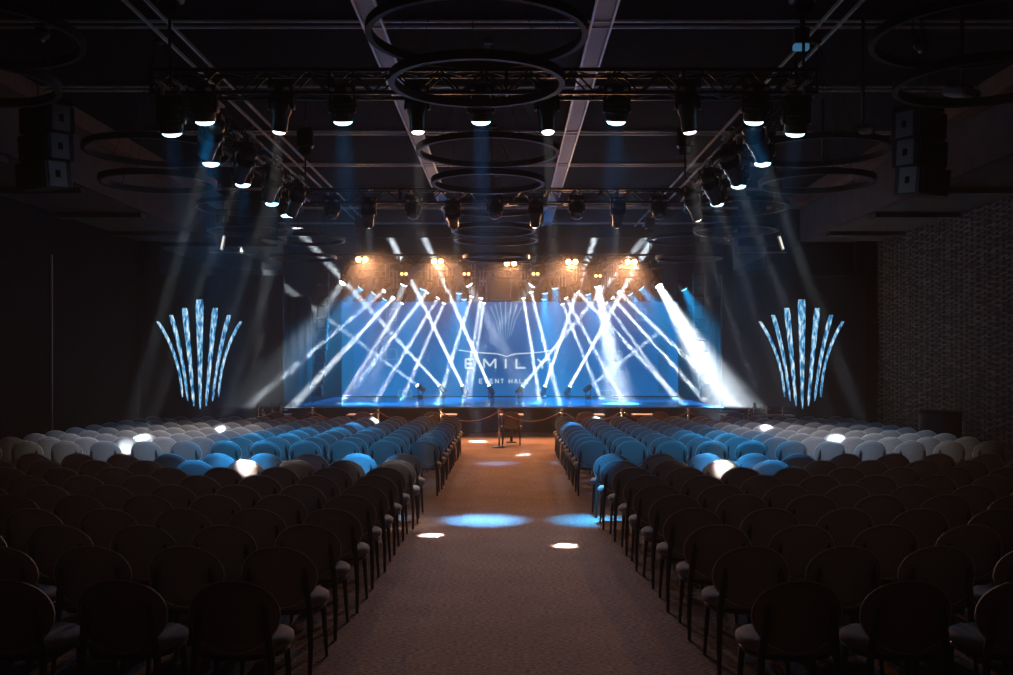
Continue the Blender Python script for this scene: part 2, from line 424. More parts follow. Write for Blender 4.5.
# ------------------------------------------------------------------ trusses
def truss(name, a, b, label, w=.25, up=V(0,0,1), r=.025):
    a = Vector(a); b = Vector(b); d = (b-a).normalized(); sd = d.cross(up).normalized(); L_ = (b-a).length
    mb = MB(); c = [a+sd*s*w/2+up*t for s in (-1,1) for t in (0,w)]
    for p in c: mb.tube([p,p+d*L_], r, M_TRUSS, 6)
    n = max(1, round(L_/.5)); st = L_/n
    for i in range(n+1):
        q = d*(i*st)
        if i % 4 == 0 or i == n:
            for u, v in ((0,1),(2,3),(0,2),(1,3)): mb.tube([c[u]+q,c[v]+q], r*.8, M_TRUSS, 5)
    for (u,v) in ((0,1),(2,3),(0,2),(1,3)):
        for i in range(n):
            q0 = d*(i*st); q1 = d*((i+.5)*st); q2 = d*((i+1)*st)
            mb.tube([c[u]+q0,c[v]+q1], r*.5, M_TRUSS, 5); mb.tube([c[v]+q1,c[u]+q2], r*.5, M_TRUSS, 5)
    return tag(mb.build(name), label, 'truss')
TZ = 4.98; FD = 11.2; MD = 18.7
truss('box_truss', (-3.95,FD,TZ), (3.42,FD,TZ), 'black lighting truss crossing the hall, nearest of the cross trusses')
truss('box_truss', (-4.05,MD,TZ), (3.55,MD,TZ), 'black lighting truss crossing the middle of the hall above the far seating')
truss('box_truss', (-3.79,FD+.3,TZ), (-3.79,MD-.3,TZ), 'black lighting truss running lengthwise above the left seats')
truss('box_truss', (3.31,FD+.3,TZ), (3.31,MD-.3,TZ), 'black lighting truss running lengthwise above the right seats')
SDS = [31.0, 33.5, 36.0]
for d, nm in zip(SDS, ('front','middle','rear')):
    truss('box_truss', (-5.4,d,5.12), (5.2,d,5.12), 'black lighting truss over the %s of the stage' % nm, .25)
# chain hoists that carry the trusses
hi = [(-3.79,FD,'left end of the nearest cross truss'),(3.31,FD,'right end of the nearest cross truss'),(-3.79,MD,'left end of the mid hall truss'),(3.31,MD,'right end of the mid hall truss'),
      (-4.6,31.,'left end of the stage front truss'),(4.4,31.,'right end of the stage front truss')]
for x, y, nm in hi:
    r = empty('chain_hoist', (x,y,6.2 if y < 30 else 6.35), 'black chain hoist above the '+nm, 'hoist', 'chain hoists on the trusses')
    MB().box((0,0,0), (.3,.2,.36), M_BLACK, bev=.03).box((.0,0,-.24),(.2,.16,.14),M_MATTE,bev=.02).build('motor', r)
    MB().tube([(0,0,-.3),(0,0,-.9)], .018, M_TRUSS, 6).build('chain', r)
    MB().tube([(0,0,.18),(0,0,.8)], .014, M_TRUSS, 6).build('hook', r)

# ------------------------------------------------------------------ light fixtures
def aimrot(p, t):
    return (Vector(t)-Vector(p)).to_track_quat('-Z','Y').to_matrix().to_4x4()
CACHE = {}
def head_part(kind, root, R, piv, lensmat, sc_=1.):
    """head hanging from pivot piv (local), pointing along R*-Z"""
    T = Matrix.Translation(piv) @ R
    mb = MB()
    if kind == 'wash':
        mb.lathe([(.02,.17),(.09,.165),(.125,.11),(.13,.0),(.122,-.09),(.118,-.12)], M_BLACK, 20, T)
        for k in range(3): mb.lathe([(.131,.09-k*.05),(.136,.085-k*.05),(.136,.07-k*.05),(.131,.065-k*.05)], M_BLACK, 20, T, caps=False)
        h = mb.build('head', root); lr, lz = .106, -.124
    elif kind == 'profile':
        mb.lathe([(.04,.26),(.10,.25),(.115,.18),(.115,-.05),(.095,-.1),(.09,-.25),(.086,-.27)], M_BLACK, 18, T)
        mb.lathe([(.12,.16),(.125,.15),(.125,.05),(.12,.04)], M_MATTE, 18, T, caps=False)
        h = mb.build('head', root); lr, lz = .07, -.273
    elif kind == 'big':
        s = 1.
        mb.add(*cubeT(.36,.3,.42), M_BLACK, False, T @ Matrix.Translation((0,0,.12)))
        mb.lathe([(.15,-.08),(.15,-.2),(.13,-.3),(.125,-.32)], M_BLACK, 20, T)
        h = mb.build('head', root); lr, lz = .11, -.323
    elif kind == 'beam':
        mb.lathe([(.03,.2),(.08,.19),(.095,.12),(.095,-.08),(.085,-.15)], M_BLACK, 16, T)
        h = mb.build('head', root); lr, lz = .066, -.153
    elif kind == 'par':
        mb.lathe([(.04,.14),(.1,.12),(.12,.04),(.125,-.08)], M_BLACK, 18, T)
        h = mb.build('head', root); lr, lz = .105, -.083
    MB().lathe([(lr,.004),(lr*.96,-lr*.12),(lr*.75,-lr*.3),(lr*.4,-lr*.4),(lr*.1,-lr*.43)], lensmat, 18, T @ Matrix.Translation((0,0,lz))).build('lens', h)
    return T, lz, lr
def cubeT(x,y,z):
    return [(a*x/2,b*y/2,c*z/2) for a in (-1,1) for b in (-1,1) for c in (-1,1)], [(0,1,3,2),(4,6,7,5),(0,4,5,1),(2,3,7,6),(0,2,6,4),(1,5,7,3)]
DIM = {'wash':(.30,.16,.17), 'profile':(.28,.15,.19), 'big':(.42,.22,.27), 'beam':(.2,.13,.14), 'par':(.2,.1,.0)}
def fixture(kind, lens_pt, aim, lensmat, label, cat, group, name, top=None, floor=False):
    """fixture whose lens centre sits at lens_pt and looks at aim; hangs from height top (or stands on the floor)"""
    lp = Vector(lens_pt); aim = Vector(aim); R = aimrot(lp, aim)
    off = {'wash':-.124,'profile':-.273,'big':-.323,'beam':-.153,'par':-.083}[kind]
    piv_w = lp - (R @ V(0,0,off))
    if floor:
        root = empty(name, (piv_w.x,piv_w.y,SZ), label, cat, group); s = -1
    else:
        root = empty(name, (piv_w.x,piv_w.y,top if top is not None else TZ), label, cat, group); s = 1
    piv = piv_w - root.location
    T, lz, lr = head_part(kind, root, R, piv, lensmat)
    T = Matrix.Translation(root.location) @ T
    bw, bd, yk = DIM[kind]
    if kind == 'par':
        MB().tube([(-.13,0,piv.z),(-.13,0,piv.z+.14),(.13,0,piv.z+.14),(.13,0,piv.z)], .012, M_BLACK, 6).build('yoke', root)
        z1 = piv.z+.14
        MB().tube([(0,0,z1),(0,0,0.02)], .014, M_TRUSS, 6).build('hanger', root)
        return root, T, lz
    bh = .1 if kind != 'big' else .14
    zb = piv.z + s*(yk+bh/2) if not floor else bh/2
    MB().box((0,0,zb), (bw,bd*1.15,bh), M_BLACK, bev=.02).build('base', root)
    aw = bw/2-.015; zt = zb - s*bh/2 if not floor else bh
    mb = MB()
    for q in (-1,1):
        mb.box((q*aw,0,(zt+piv.z)/2), (.03,.09,abs(zt-piv.z)+.06), M_BLACK, bev=.01)
        mb.lathe([(.035,0),(.035,.02)], M_DUCT, 10, Matrix.Translation((q*(aw+.012),0,piv.z)) @ Matrix.Rotation(PI/2,4,'Y') @ Matrix.Translation((0,0,-.01)))
    mb.box((0,0,zt-s*.012), (2*aw,.08,.024), M_BLACK)
    mb.build('yoke', root)
    if not floor:
        mb = MB(); z0 = zb+bh/2
        for q in (-1,1):
            mb.box((q*bw*.3,0,(z0+.03)/2), (.03,.04,max(.03,.03-z0)), M_DUCT)
            mb.box((q*bw*.3,0,.02), (.05,.36 if bw>.25 else .3,.025), M_DUCT)
        mb.build('clamp', root)
    return root, T, lz
def front_of(T, lz, e=.055): return T @ V(0,0,lz-e)

K_BEAM = 1.0
# nearest cross truss: five blue washes, four white profiles, two outer washes
wa = [205,343,481,616,754]
LAND = [(206,462,12.7),(330,463,12.7),(481,521,12.56),(600,521,12.56),(757,463,12.7)]
for i, x in enumerate(wa):
    lp = P(x,121.5,FD); tx, ty, td = LAND[i]; t = P(tx,ty,td) ; t.z = 0.
    t = V(lp.x+ (0 if i != 3 else -.15), td+.05, 0)
    r, T, lz = fixture('wash', lp, t, E_BLUE, 'moving wash head glowing blue, %s from the left on the nearest cross truss' % ordn(i), 'stage light', 'blue washes on the nearest truss', 'wash_light')
    disk(r, front_of(T,lz), t, .18, 14, 26 if i == 2 else 17, BLUE if i != 2 else (.07,.38,1))
    # second wide blue lamp added per head to brighten the far seating
    if i != 2: spot(r, front_of(T,lz,.065), V((-5.6,-2.7,0,2.5,5.2)[i], 17.0, .5), 40, 950, (.015,.42,1), .9, .1)
pr = [279,418,548,690]; PT = [(247,467,12.0),(431,536,11.5),(565,546,10.85),(722,467,12.0)]
for i, x in enumerate(pr):
    lp = P(x,132,FD); tx, ty, td = PT[i]; t = P(tx,ty,td)
    r, T, lz = fixture('profile', lp, t, E_WHITE, 'tall black head with white lens, %s from the left on the nearest cross truss' % ordn(i), 'stage light', 'white profiles on the nearest truss', 'profile_light')
    disk(r, front_of(T,lz), t, .12, 3, 11, WHITE)
    if i in (0,1,3): spot(r, front_of(T,lz,.065), P(*((268,467,12.2),(396,470,12.2),(0,0,0),(722,467,12.2))[i]), 20, 330, (1,.9,.82), .9, .05)  # extra spot added on these heads to whiten the chairs below
for x, nm in ((172,'left'),(795,'right')):
    lp = P(x,133,FD-.3); t = V(lp.x,12.6,0)
    r, T, lz = fixture('wash', lp, t, E_BLUE, 'blue wash head hanging alone past the %s end of the nearest cross truss' % nm, 'stage light', None, 'wash_light')
    disk(r, front_of(T,lz), t, .18, 16, 8, BLUE)
    MB().tube([V(0,0,.02),V(0,0,TZ-r.location.z+.3)] , .02, M_TRUSS, 6).build('hanger', r)
# lengthwise trusses: pairs of a white profile tilted outwards and a blue wash pointing down
LP = [((206,157),(124,450,15.6)),((238,181),(141,445,16.6)),((268,200),(194,440,18.0)),((291,215),(218,436,19.0))]
RP = [((763,159),(871,450,15.6)),((738,183),(839,445,16.6)),((717,203),(800,440,18.0)),((698,219),(770,436,19.0))]
LB = [(211,163.5),(243,184.5),(272,203.5),(287,214.7)]
RB = [(762.5,163.5),(738.5,186),(717,204)]
for side, lst, bl in (('left',LP,LB),('right',RP,RB)):
    for i, ((x,y),(tx,ty,td)) in enumerate(lst):
        lp = P(x,y,(4.41-H)/(HY-y)*F); t = P(tx,ty,td)
        r, T, lz = fixture('profile', lp, t, E_WHITE, 'white-lit head tilted outwards on the %s lengthwise truss, %s from nearest end' % (side, ordn(i)), 'stage light', 'tilted white profiles', 'profile_light')
        disk(r, front_of(T,lz), t, .13, 3, 10, COOL)
        spot(r, front_of(T,lz,.065), t, 34, 420, (1,.9,.83), .9, .08)
    for i, (x,y) in enumerate(bl):
        lw = P(x,y,(4.58-H)/(HY-y)*F); t2 = V(lw.x+(.9 if (side=='left' and i==3) else 0), lw.y+.4, 0)
        r, T, lz = fixture('wash', lw, t2, E_BLUE, 'blue wash head pointing down from the %s lengthwise truss, %s from nearest end' % (side, ordn(i)), 'stage light', 'blue washes on the lengthwise trusses', 'wash_light')
        disk(r, front_of(T,lz), t2, .18, 30, 16, (.02,.4,1))
# mid hall truss
mw = [331,413,495,577,660]
for i, x in enumerate(mw):
    lp = P(x,216,MD-.12); t = lp + V((-.5 if i == 0 else (.5 if i == 4 else 0)),-1.3 if i != 9 else 0,-3)
    r, T, lz = fixture('wash', lp, t, M_GLASSOFF, 'round wash head facing the seats, %s from the left on the mid hall truss' % ordn(i), 'stage light', 'wash heads on the mid hall truss', 'wash_light')
    if i in (0,2,3):
        b = front_of(T,lz); disk(r, b, b+V(.3 if i == 0 else 0,1.2,-4), .14, 12, 6, BLUE)
    spot(r, front_of(T,lz,.065), V(lp.x*.8,7,0), 52, 380, (.36,.6,1), .9, .1)  # flood added on each head to brighten the near floor and seats
mp_ = [369,454,535,617]
MT = [(375,424,22.0),(478,441,25.6),(525,455,21.8),(600,421,22.0)]
for i, x in enumerate(mp_):
    lp = P(x,226,MD); tx, ty, td = MT[i]; t = P(tx,ty,td)
    r, T, lz = fixture('profile', lp, t, E_WHITE, 'black head sending a pale beam down, %s from the left on mid hall truss' % ordn(i), 'stage light', 'profiles on the mid hall truss', 'profile_light')
    disk(r, front_of(T,lz), t, .14, 3, 20, COOL)

# heads over the stage
BG = [((342.5,283),(262,400),24,9),((404,284.5),(372,372),20,18),((469,284.5),(505,352),15,14),((532,285),(480,352),14,7),((597.5,286),(614,372),19,120),((659,286),(722,392),21,150)]
for i, ((x,y),(tx,ty),ang,pw) in enumerate(BG):
    lp = P(x,y,30.7); t = P(tx,ty,29.2 if i in (0,5) else 31.3)
    r, T, lz = fixture('big', lp, t, E_BEAM, 'large boxy moving head throwing a wide white cone, %s from left over stage front' % ordn(i), 'stage light', 'large heads over the stage front', 'moving_head', top=5.12)
    disk(r, front_of(T,lz), t, .2, ang, pw*4, COOL)
UP = [((384,291),(260,396),31,.35),((393,298),(302,396),33.5,.45),((402,303),(336,410),36,.8),((427,292),(337,411),31,1),((438,298),(377,398),33.5,1),((444,303),(407,388),36,1),((471.6,296.5),(437,404.6),31,1),((481,298),(464,401),33.5,1),((484,303),(469,399),36,1),
      ((531,292),(561,408),31,1.2),((523.6,298),(540,402),33.5,1.5),((578,292),(640,358),31,1.1),((566,298),(625,405),33.5,1.1),((562.5,304),(595,384),36,1),((619,292),(742,412),31,.8),((612.5,297.5),(706,402),33.5,1.3),((606,303),(676,400),36,.8)]
for i, (a,b,d,k) in enumerate(UP):
    lp = P(*a,d+(.45 if d == 31 else 0)); t = P(*b,29.0 if i in (0,1,14) else d+(.45 if d == 31 else 0))
    rown = {31:'front',33.5:'middle',36:'rear'}[d]; n_ = [u for u in UP if u[2] == d].index(UP[i])
    r, T, lz = fixture('beam', lp, t, E_BEAM, 'beam head firing a narrow white shaft, %s from left under the %s stage truss' % (ordn(n_), rown), 'stage light', 'small beam heads over the stage', 'beam_light', top=5.12)
    disk(r, front_of(T,lz), t, .11, 2.7, 80*k, COOL)
DN = [((417.4,385.5),(228,245),.4,33.2),((439.3,385.5),(305,238),1.5,37.2),((462.5,386),(390,237),2.6,37.2),((489.3,386),(424,237),2.6,37.2),((522.5,386.4),(646,237),1.5,37.2),((545,386.6),(595,237),2.4,37.2),((569.6,386.6),(653,237),2.8,37.2),((590.8,386),(742,267),1.,41.)]
for i, (a,b,k,bd) in enumerate(DN):
    lp = P(*a,36.6); t = P(*b,bd)
    r, T, lz = fixture('beam', lp, t, E_BEAM, 'small beam head standing on the stage floor firing upwards, %s from the left' % ordn(i), 'stage light', 'beam heads standing on the stage', 'floor_beam_light', floor=True)
    disk(r, front_of(T,lz), t, .11, 2.7, 80*k, COOL)
PR = [(361,288,31,-1.),(374,293,33.5,-1.),(385,299,36,-.8),(459,293,33.5,-.1),(464,299,36,0),(555,288,31,.1),(545,293,33.5,.1),(544,299,36,0),(588,294,33.5,.3),(630,294,33.5,.8),(641,288,31,1.),(684,289,31,.6),(423,289,31,-.4)]
PR.sort()
for i, (x,y,d,s) in enumerate(PR):
    lp = P(x,y,d); t = lp+V(s*3,.4,-3.4)
    r, T, lz = fixture('par', lp, t, E_PAR, 'small round blue flood light over the stage, %s from the left' % ordn(i), 'stage light', 'blue floods over the stage', 'flood_light', top=5.12)
    disk(r, front_of(T,lz), t, .18, 50, 120, (.01,.42,1))
for x, nm in ((449.5,'left'),(577,'right')):
    lp = P(x,287,33.2); r, T, lz = fixture('wash', lp, lp+V(0,-1.5,-2), M_GLASSOFF, 'unlit round wash head over the stage, %s of the screen crown' % nm, 'stage light', None, 'wash_light', top=5.12)

# amber audience blinders
def blinder(p, label, big=True):
    lens = E_AMBER if big else E_AMBERS
    r = empty('blinder_light', (p.x,p.y,p.z), label, 'stage light', 'amber blinders over the stage')
    s = 1. if big else .6
    MB().box((0,.07,0), (.46*s,.13,.24*s), M_BLACK, bev=.02).build('housing', r)
    for q in (-1,1):
        h = MB().lathe([(.085*s,0),(.1*s,.02),(.1*s,.035)], M_BLACK, 16, Matrix.Translation((q*.105*s,0,0)) @ Matrix.Rotation(PI/2,4,'X')).build('lamp_ring', r)
        MB().lathe([(.08*s,0),(.07*s,.012),(.03*s,.018)], lens, 16, Matrix.Translation((q*.105*s,-.036,0)) @ Matrix.Rotation(PI/2,4,'X')).build('lamp', h)
    MB().tube([(-.25*s,.05,0),(-.25*s,.05,.2*s),(.25*s,.05,.2*s),(.25*s,.05,0)], .012, M_BLACK, 6).build('yoke', r)
    return r
for i, (x,y,k) in enumerate(((362,259.5,1.),(437.5,261.5,1.),(510.5,263.5,.5),(571.8,262,1.),(631,262,1.2))):
    p = P(x,y,30.55); r = blinder(p, 'twin amber blinder glaring at the audience, %s from left on stage front truss' % ordn(i))
    spot(r, p+V(0,-.12,0), V(p.x*.2,21,0), 62, 2300*k, (1,.43,.19), .6, .1)
    spot(r, p+V(0,-.12,0), V(p.x,24,5), 150, 30*k, (1,.6,.35), .8, .1)
for i, (x,y) in enumerate(((404,274),(466.5,274),(535.5,274),(598,276))):  # small glowing pairs added for the amber shine on the large heads
    p = P(x,y,30.25); r = blinder(p, 'small amber glow pair added before a large moving head, %s from the left' % ordn(i), False)

# ------------------------------------------------------------------ ring chandeliers
RZ = [(5.28,1.11),(4.8,.88)]
cols = [(-5.42,'left'),(-.31,'middle'),(4.78,'right')]
ds = [10.0,15.5,21.0,26.4]
def ringmesh(R):
    mb = MB(); seg = 64; pr_ = [(R,-.045,M_RING),(R,.045,M_RING),(R-.06,.045,M_RING),(R-.06,-.045,M_RINGI)]
    vs = []
    for k in range(seg):
        t = 2*PI*k/seg
        for (r_,z_,_) in pr_: vs.append(V(r_*math.cos(t), r_*math.sin(t), z_))
    for q in range(4):
        fs = [[k*4+q, ((k+1)%seg)*4+q, ((k+1)%seg)*4+(q+1)%4, k*4+(q+1)%4] for k in range(seg)]
        mb.add(vs, fs, M_RINGI if q == 2 else M_RING, True)
    return mb
for X, nm in cols:
    for j, d in enumerate(ds):
        r = empty('ring_chandelier', (X,d,CZ), 'unlit black double ring chandelier, %s of the %s line counted from nearest' % (ordn(j), nm), 'chandelier', 'double ring chandeliers')
        for (z,R) in RZ:
            ringmesh(R).build('ring', r, V(0,0,z-CZ))
            for k in range(3):
                t = 2*PI*k/3+.5
                MB().tube([(R*.97*math.cos(t),R*.97*math.sin(t),z-CZ+.04),(.05*math.cos(t),.05*math.sin(t),-.05)], .004, M_RING, 4).build('wire', r)
        MB().lathe([(.08,0),(.08,-.05),(.03,-.07)], M_RING, 14).build('canopy', r)

# ------------------------------------------------------------------ hanging speakers
def line_array(loc, rz, n, w, h, dp, label, topz):
    r = empty('hanging_speaker', loc, label, 'speaker', 'hanging speaker columns', rz)
    for i in range(n):
        a = -i*h*1.02; tilt = math.radians(1.5+i*2.2)
        R = Matrix.Rotation(-tilt,3,'X')
        y = i*i*.012
        c = MB().box((0,y,a-h/2), (w,dp,h*.97), M_BLACK, R, bev=.02).build('cabinet', r)
        MB().box((0,y+dp/2+.008,a-h/2-.01), (w*.9,.016,h*.85), M_SPK, R).build('grille', c)
        for q in (-1,1):
            g = MB().box((q*(w/2+.006),y+.02,a-h/2), (.012,dp*.62,h*.9), M_SPKF, R)
            g.box((q*(w/2+.014),y+.02,a-h/2), (.006,dp*.16,h*.25), M_MATTE, R); g.build('rigging_plate', c)
    MB().box((0,0,.05), (w*.9,dp*.9,.06), M_TRUSS).build('flying_frame', r)
    for q in (-1,1): MB().tube([(q*w*.35,0,.07),(q*w*.12,0,topz-loc[2])], .008, M_TRUSS, 5).build('cable', r)
    return r
line_array((-6.08,13.2,5.36),math.radians(150),3,.6,.36,.42,'black three-box hanging speaker column above the left seats beside a ring chandelier',CZ)
line_array((5.42,13.2,5.28),math.radians(-150),3,.6,.36,.42,'black three-box hanging speaker column above the right seats beside a ring chandelier',CZ)
line_array((-6.15,33.4,5.0),PI,11,.34,.36,.3,'tall narrow hanging speaker column at the left end of the stage',CZ)
line_array((6.35,33.4,5.0),PI,11,.34,.36,.3,'tall narrow hanging speaker column at the right end of the stage',CZ)

# small devices
def sensor(x, y, d, label):
    p = P(x,y,d); r = empty('ceiling_camera', (p.x,p.y,CZ), label, 'ceiling camera')
    z = p.z-CZ
    MB().tube([(0,0,0),(0,0,z+.08)], .012, M_BLACK, 6).build('pole', r)
    MB().lathe([(.09,.05),(.1,0),(.085,-.05),(.04,-.09)], M_BLACK, 14, Matrix.Translation((0,0,z))).build('housing', r)
    MB().lathe([(.055,0),(.04,-.03),(.015,-.045)], M_CHROME, 12, Matrix.Translation((0,0,z-.075))).build('dome', r)
sensor(42,33,13.0,'small shiny dome device hanging over the left ring chandeliers')
sensor(921,44,13.0,'small shiny dome device hanging over the right ring chandeliers')
def projector(p, rz, label, w=.5, tilt=.25):
    r = empty('projector', p, label, 'projector', None, rz)
    R = Matrix.Rotation(tilt,3,'X')
    MB().box((0,0,0), (w,w*.8,w*.32), M_DUCT, R, bev=.03).build('body', r)
    MB().lathe([(.07,0),(.07,.06),(.05,.07)], M_GLASSOFF, 14, Matrix.Translation((w*.22,w*.4,0)) @ Matrix.Rotation(-PI/2,4,'X')).build('lens', r)
    MB().tube([(0,0,w*.15),(0,0,CZ-p[2])], .025, M_BLACK, 8).build('pole', r)
    MB().box((0,0,w*.16), (w*.5,w*.5,.02), M_TRUSS).build('bracket', r)
p = P(962,93,13.5); projector((p.x,p.y,p.z), .6, 'grey projector hanging high at the right, beyond the speaker column', .42)
p = P(863,130,14.5); projector((p.x,p.y,p.z), -.5, 'grey angled device hanging just left of the right speaker column', .3, .5)
p = P(823,162,19); projector((p.x,p.y,p.z), .4, 'grey box device hanging right of the lengthwise truss', .3)
p = P(775,208,24); projector((p.x,p.y,p.z), .2, 'small grey device hanging beyond the right truss, low', .34)
# box with bluish face at the ceiling above the right truss
p = P(801,45,13.3)
r = empty('exit_sign_box', (p.x,p.y,p.z), 'small bluish light box on a dark mount above the right end of the nearest truss', 'light box')
MB().box((0,0,.12), (.2,.12,.2), pmat('maroon_box',(.05,.01,.01),.6), bev=.01).build('mount', r)
MB().box((0,-.0,-.03), (.2,.1,.08), emis('bluish_face',(.06,.22,.4),.55), bev=.008).build('lamp_face', r)
MB().tube([(0,0,.2),(0,0,CZ-p.z)], .015, M_BLACK, 6).build('stem', r)
# slim white work lights at the far side ends
for (x,y,nm) in ((223,243,'left'),(781,243,'right')):
    p = P(x,y,27.5); r = empty('spot_lamp', (p.x,p.y,p.z), 'small slim lamp on a bracket above the %s crown screen' % nm, 'lamp')
    Rr = Matrix.Rotation(.2 if nm == 'left' else -.3,3,'Y')
    MB().box((0,0,0), (.09,.09,.42), M_ALU, Rr, bev=.02).build('body', r)
    MB().box((0,-.05,0), (.05,.01,.36), emis('lamp_face_white',(1,.95,.85),1.0), Rr).build('lamp_face', r)
    MB().tube([(0,0,.2),(0,0,CZ-p.z)], .012, M_BLACK, 6).build('stem', r)
    MB().box((.28 if nm == 'left' else -.5,0,-.26), (1.3,.06,.03), M_DUCT).build('cross_bar', r)
# equipment box over the screen
p = P(501,290,37.6)
r = empty('projector_box', (p.x,p.y,p.z), 'square dark grey box hanging over the middle of the screen', 'box')
MB().box((0,0,0), (.76,.4,.74), M_BLACK, bev=.03).build('body', r); MB().box((0,-.21,0), (.6,.02,.58), M_SPK).build('grille', r)
for q in (-1,1): MB().tube([(q*.25,0,.36),(q*.25,0,CZ-p.z)], .012, M_TRUSS, 5).build('cable', r)
for q, nm in ((482.5,'left'),(522.5,'right')):
    pp = P(q,281,37.8); o = MB().box((0,0,0), (.27,.12,.09), M_DUCT, bev=.01).build('monitor_light', None, pp); tag(o, 'small pale panel beside the dark box over the screen, on its %s' % nm, 'panel')
    MB().tube([(0,0,.04),(0,0,CZ-pp.z)], .01, M_TRUSS, 5).build('hanger', o)

# ------------------------------------------------------------------ stanchions and ropes
def stanchion(x, y, label, h=.93, base=True):
    r = empty('stanchion', (x,y,0), label, 'stanchion', 'rope posts')
    MB().lathe([(.17,0),(.17,.012),(.12,.03),(.03,.045)], M_CHROME, 24).build('base', r)
    MB().lathe([(.024,.04),(.024,h-.12)], M_CHROME, 12).build('pole', r)
    MB().lathe([(.024,h-.13),(.045,h-.12),(.045,h-.09),(.028,h-.085),(.028,h-.05),(.042,h-.03),(.03,h-.005),(.008,h)], M_CHROME, 14).build('cap', r)
    mb = MB()
    for q in (-1,1): mb.tube([(q*.03,0,h-.105),(q*.075,0,h-.09),(q*.085,0,h-.12)], .008, M_CHROME, 6)
    mb.build('hook', r)
    return r
SD = 23.8
sx_ = [-5.85,-4.66,-3.10,-1.62,-.21,1.28,2.71,4.30,5.75]
for i, x in enumerate(sx_):
    stanchion(x, SD, 'chrome rope post, %s from the left in the row before the stage' % ordn(i))
for i, (a,b) in enumerate(zip(sx_, sx_[1:])):
    pts = []
    for k in range(15):
        t = k/14; pts.append(V(a+.085+(b-a-.17)*t, SD, .80-.19*4*t*(1-t)))
    o = MB().tube(pts, .016, M_ROPE, 8).build('barrier_rope'); tag(o, 'dark red rope sagging between two chrome posts, %s span from the left' % ordn(i), 'rope', 'ropes before the stage')
extra = [(-6.65,26.6,'chrome rope post standing apart near the left crown screen, left of its pair'),(-6.05,26.6,'chrome rope post standing apart near the left crown screen, right of its pair'),(-6.6,28.0,'chrome rope post at the left corner of the stage'),
         (6.75,27.4,'chrome rope post at the right corner of the stage'),(6.66,25.7,'chrome rope post behind the low table at the far right'),(6.85,24.9,'chrome rope post standing apart at the far right')]
for x, y, l in extra: stanchion(x, y, l)
pts = [V(-6.565+.43*k/10, 26.6, .8-.17*4*(k/10)*(1-k/10)) for k in range(11)]
tag(MB().tube(pts, .016, M_ROPE, 8).build('barrier_rope'), 'short sagging rope between the paired posts near the left crown screen', 'rope')

# ------------------------------------------------------------------ chairs
def supere(a, b, n, N=28):
    out = []
    for k in range(N):
        t = 2*PI*k/N; c, s = math.cos(t), math.sin(t)
        out.append((a*abs(c)**(2/n)*(1 if c >= 0 else -1), b*abs(s)**(2/n)*(1 if s >= 0 else -1)))
    return out
def chair_meshes():
    out = {}
    # backrest: curved rounded shell, wide in the upper half
    def bp(x, z, off):
        y = -.205-.13*(z-.45)+.045*(x/.235)**2+off
        return V(x,y,z)
    def ringb(s, off):
        r_ = []
        for (x,z) in supere(.24,.197,2.08,32):
            x *= 1-.07*max(0,-z/.197)**1.5
            r_.append(bp(x*s, .625+z*s, off))
        return r_
    mb = MB().rings([ringb(.25,-.026),ringb(.75,-.025),ringb(.94,-.021),ringb(1,-.006),ringb(.99,.012),ringb(.93,.026),ringb(.75,.034),ringb(.25,.037)], M_FAB)
    out['backrest'] = mb
    out['rim_highlight'] = MB().tube(ringb(1.006,-.012), .0055, M_RIMLIGHT, 5, closed=True)  # pale tube round the edge stands for light grazing the rim
    # seat
    def rings_(s, z):
        r_ = []
        for (x,y) in supere(.262,.24,2.5,32):
            x *= 1+.05*(y/.235); r_.append(V(x*s, .02+y*s, z))
        return r_
    out['seat'] = MB().rings([rings_(.9,.405),rings_(.98,.415),rings_(1,.435),rings_(.985,.458),rings_(.9,.475),rings_(.6,.484),rings_(.2,.486)], M_FAB)
    mb = MB().rings([rings_(.86,.375),rings_(.93,.38),rings_(.93,.404)], M_WOOD)
    out['seat_frame'] = mb
    def leg(sx, rear):
        if rear:
            return MB().tube([(sx*.215,-.285,0),(sx*.212,-.25,.2),(sx*.2,-.228,.42),(sx*.186,-.246,.54),(sx*.176,-.264,.64),(sx*.173,-.271,.69)], [.0125,.017,.022,.021,.016,.006], M_WOOD, 8, ell=(1,1))
        return MB().tube([(sx*.215,.215,0),(sx*.205,.2,.2),(sx*.195,.19,.385)], [.011,.016,.021], M_WOOD, 8)
    out['legs'] = [leg(-1,True),leg(1,True),leg(-1,False),leg(1,False)]
    return out
cm = chair_meshes()
me = {k: cm[k].mesh(k) for k in ('backrest','rim_highlight','seat','seat_frame')}
ml = [l.mesh('leg') for l in cm['legs']]
def link(name, mesh, parent):
    o = bpy.data.objects.new(name, mesh); o.parent = parent; COL.objects.link(o); return o
proto = empty('banquet_chair', (0,0,0), '', 'chair')
b_ = link('backrest', me['backrest'], proto); link('rim_highlight', me['rim_highlight'], b_)
link('seat', me['seat'], proto); link('seat_frame', me['seat_frame'], proto)
for m_ in ml: link('leg', m_, proto)
used = [False]
def copy_tree(o, parent=None):
    c = o.copy(); COL.objects.link(c); c.parent = parent
    for ch in o.children: copy_tree(ch, c)
    return c
def whole(mb_all=None):
    mb = MB()
    for k in ('backrest','rim_highlight','seat','seat_frame'):
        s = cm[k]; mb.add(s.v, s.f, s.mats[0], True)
    for s in cm['legs']: mb.add(s.v, s.f, s.mats[0], True)
    return mb
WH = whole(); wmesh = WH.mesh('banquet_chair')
def place(x, y, rz, label, group, parts=True):
    if parts:
        o = proto if not used[0] else copy_tree(proto); used[0] = True
    else:
        o = bpy.data.objects.new('banquet_chair', wmesh); COL.objects.link(o)
    o.location = (x,y,0); o.rotation_euler = (0,0,rz); tag(o, label, 'chair', group)
    return o
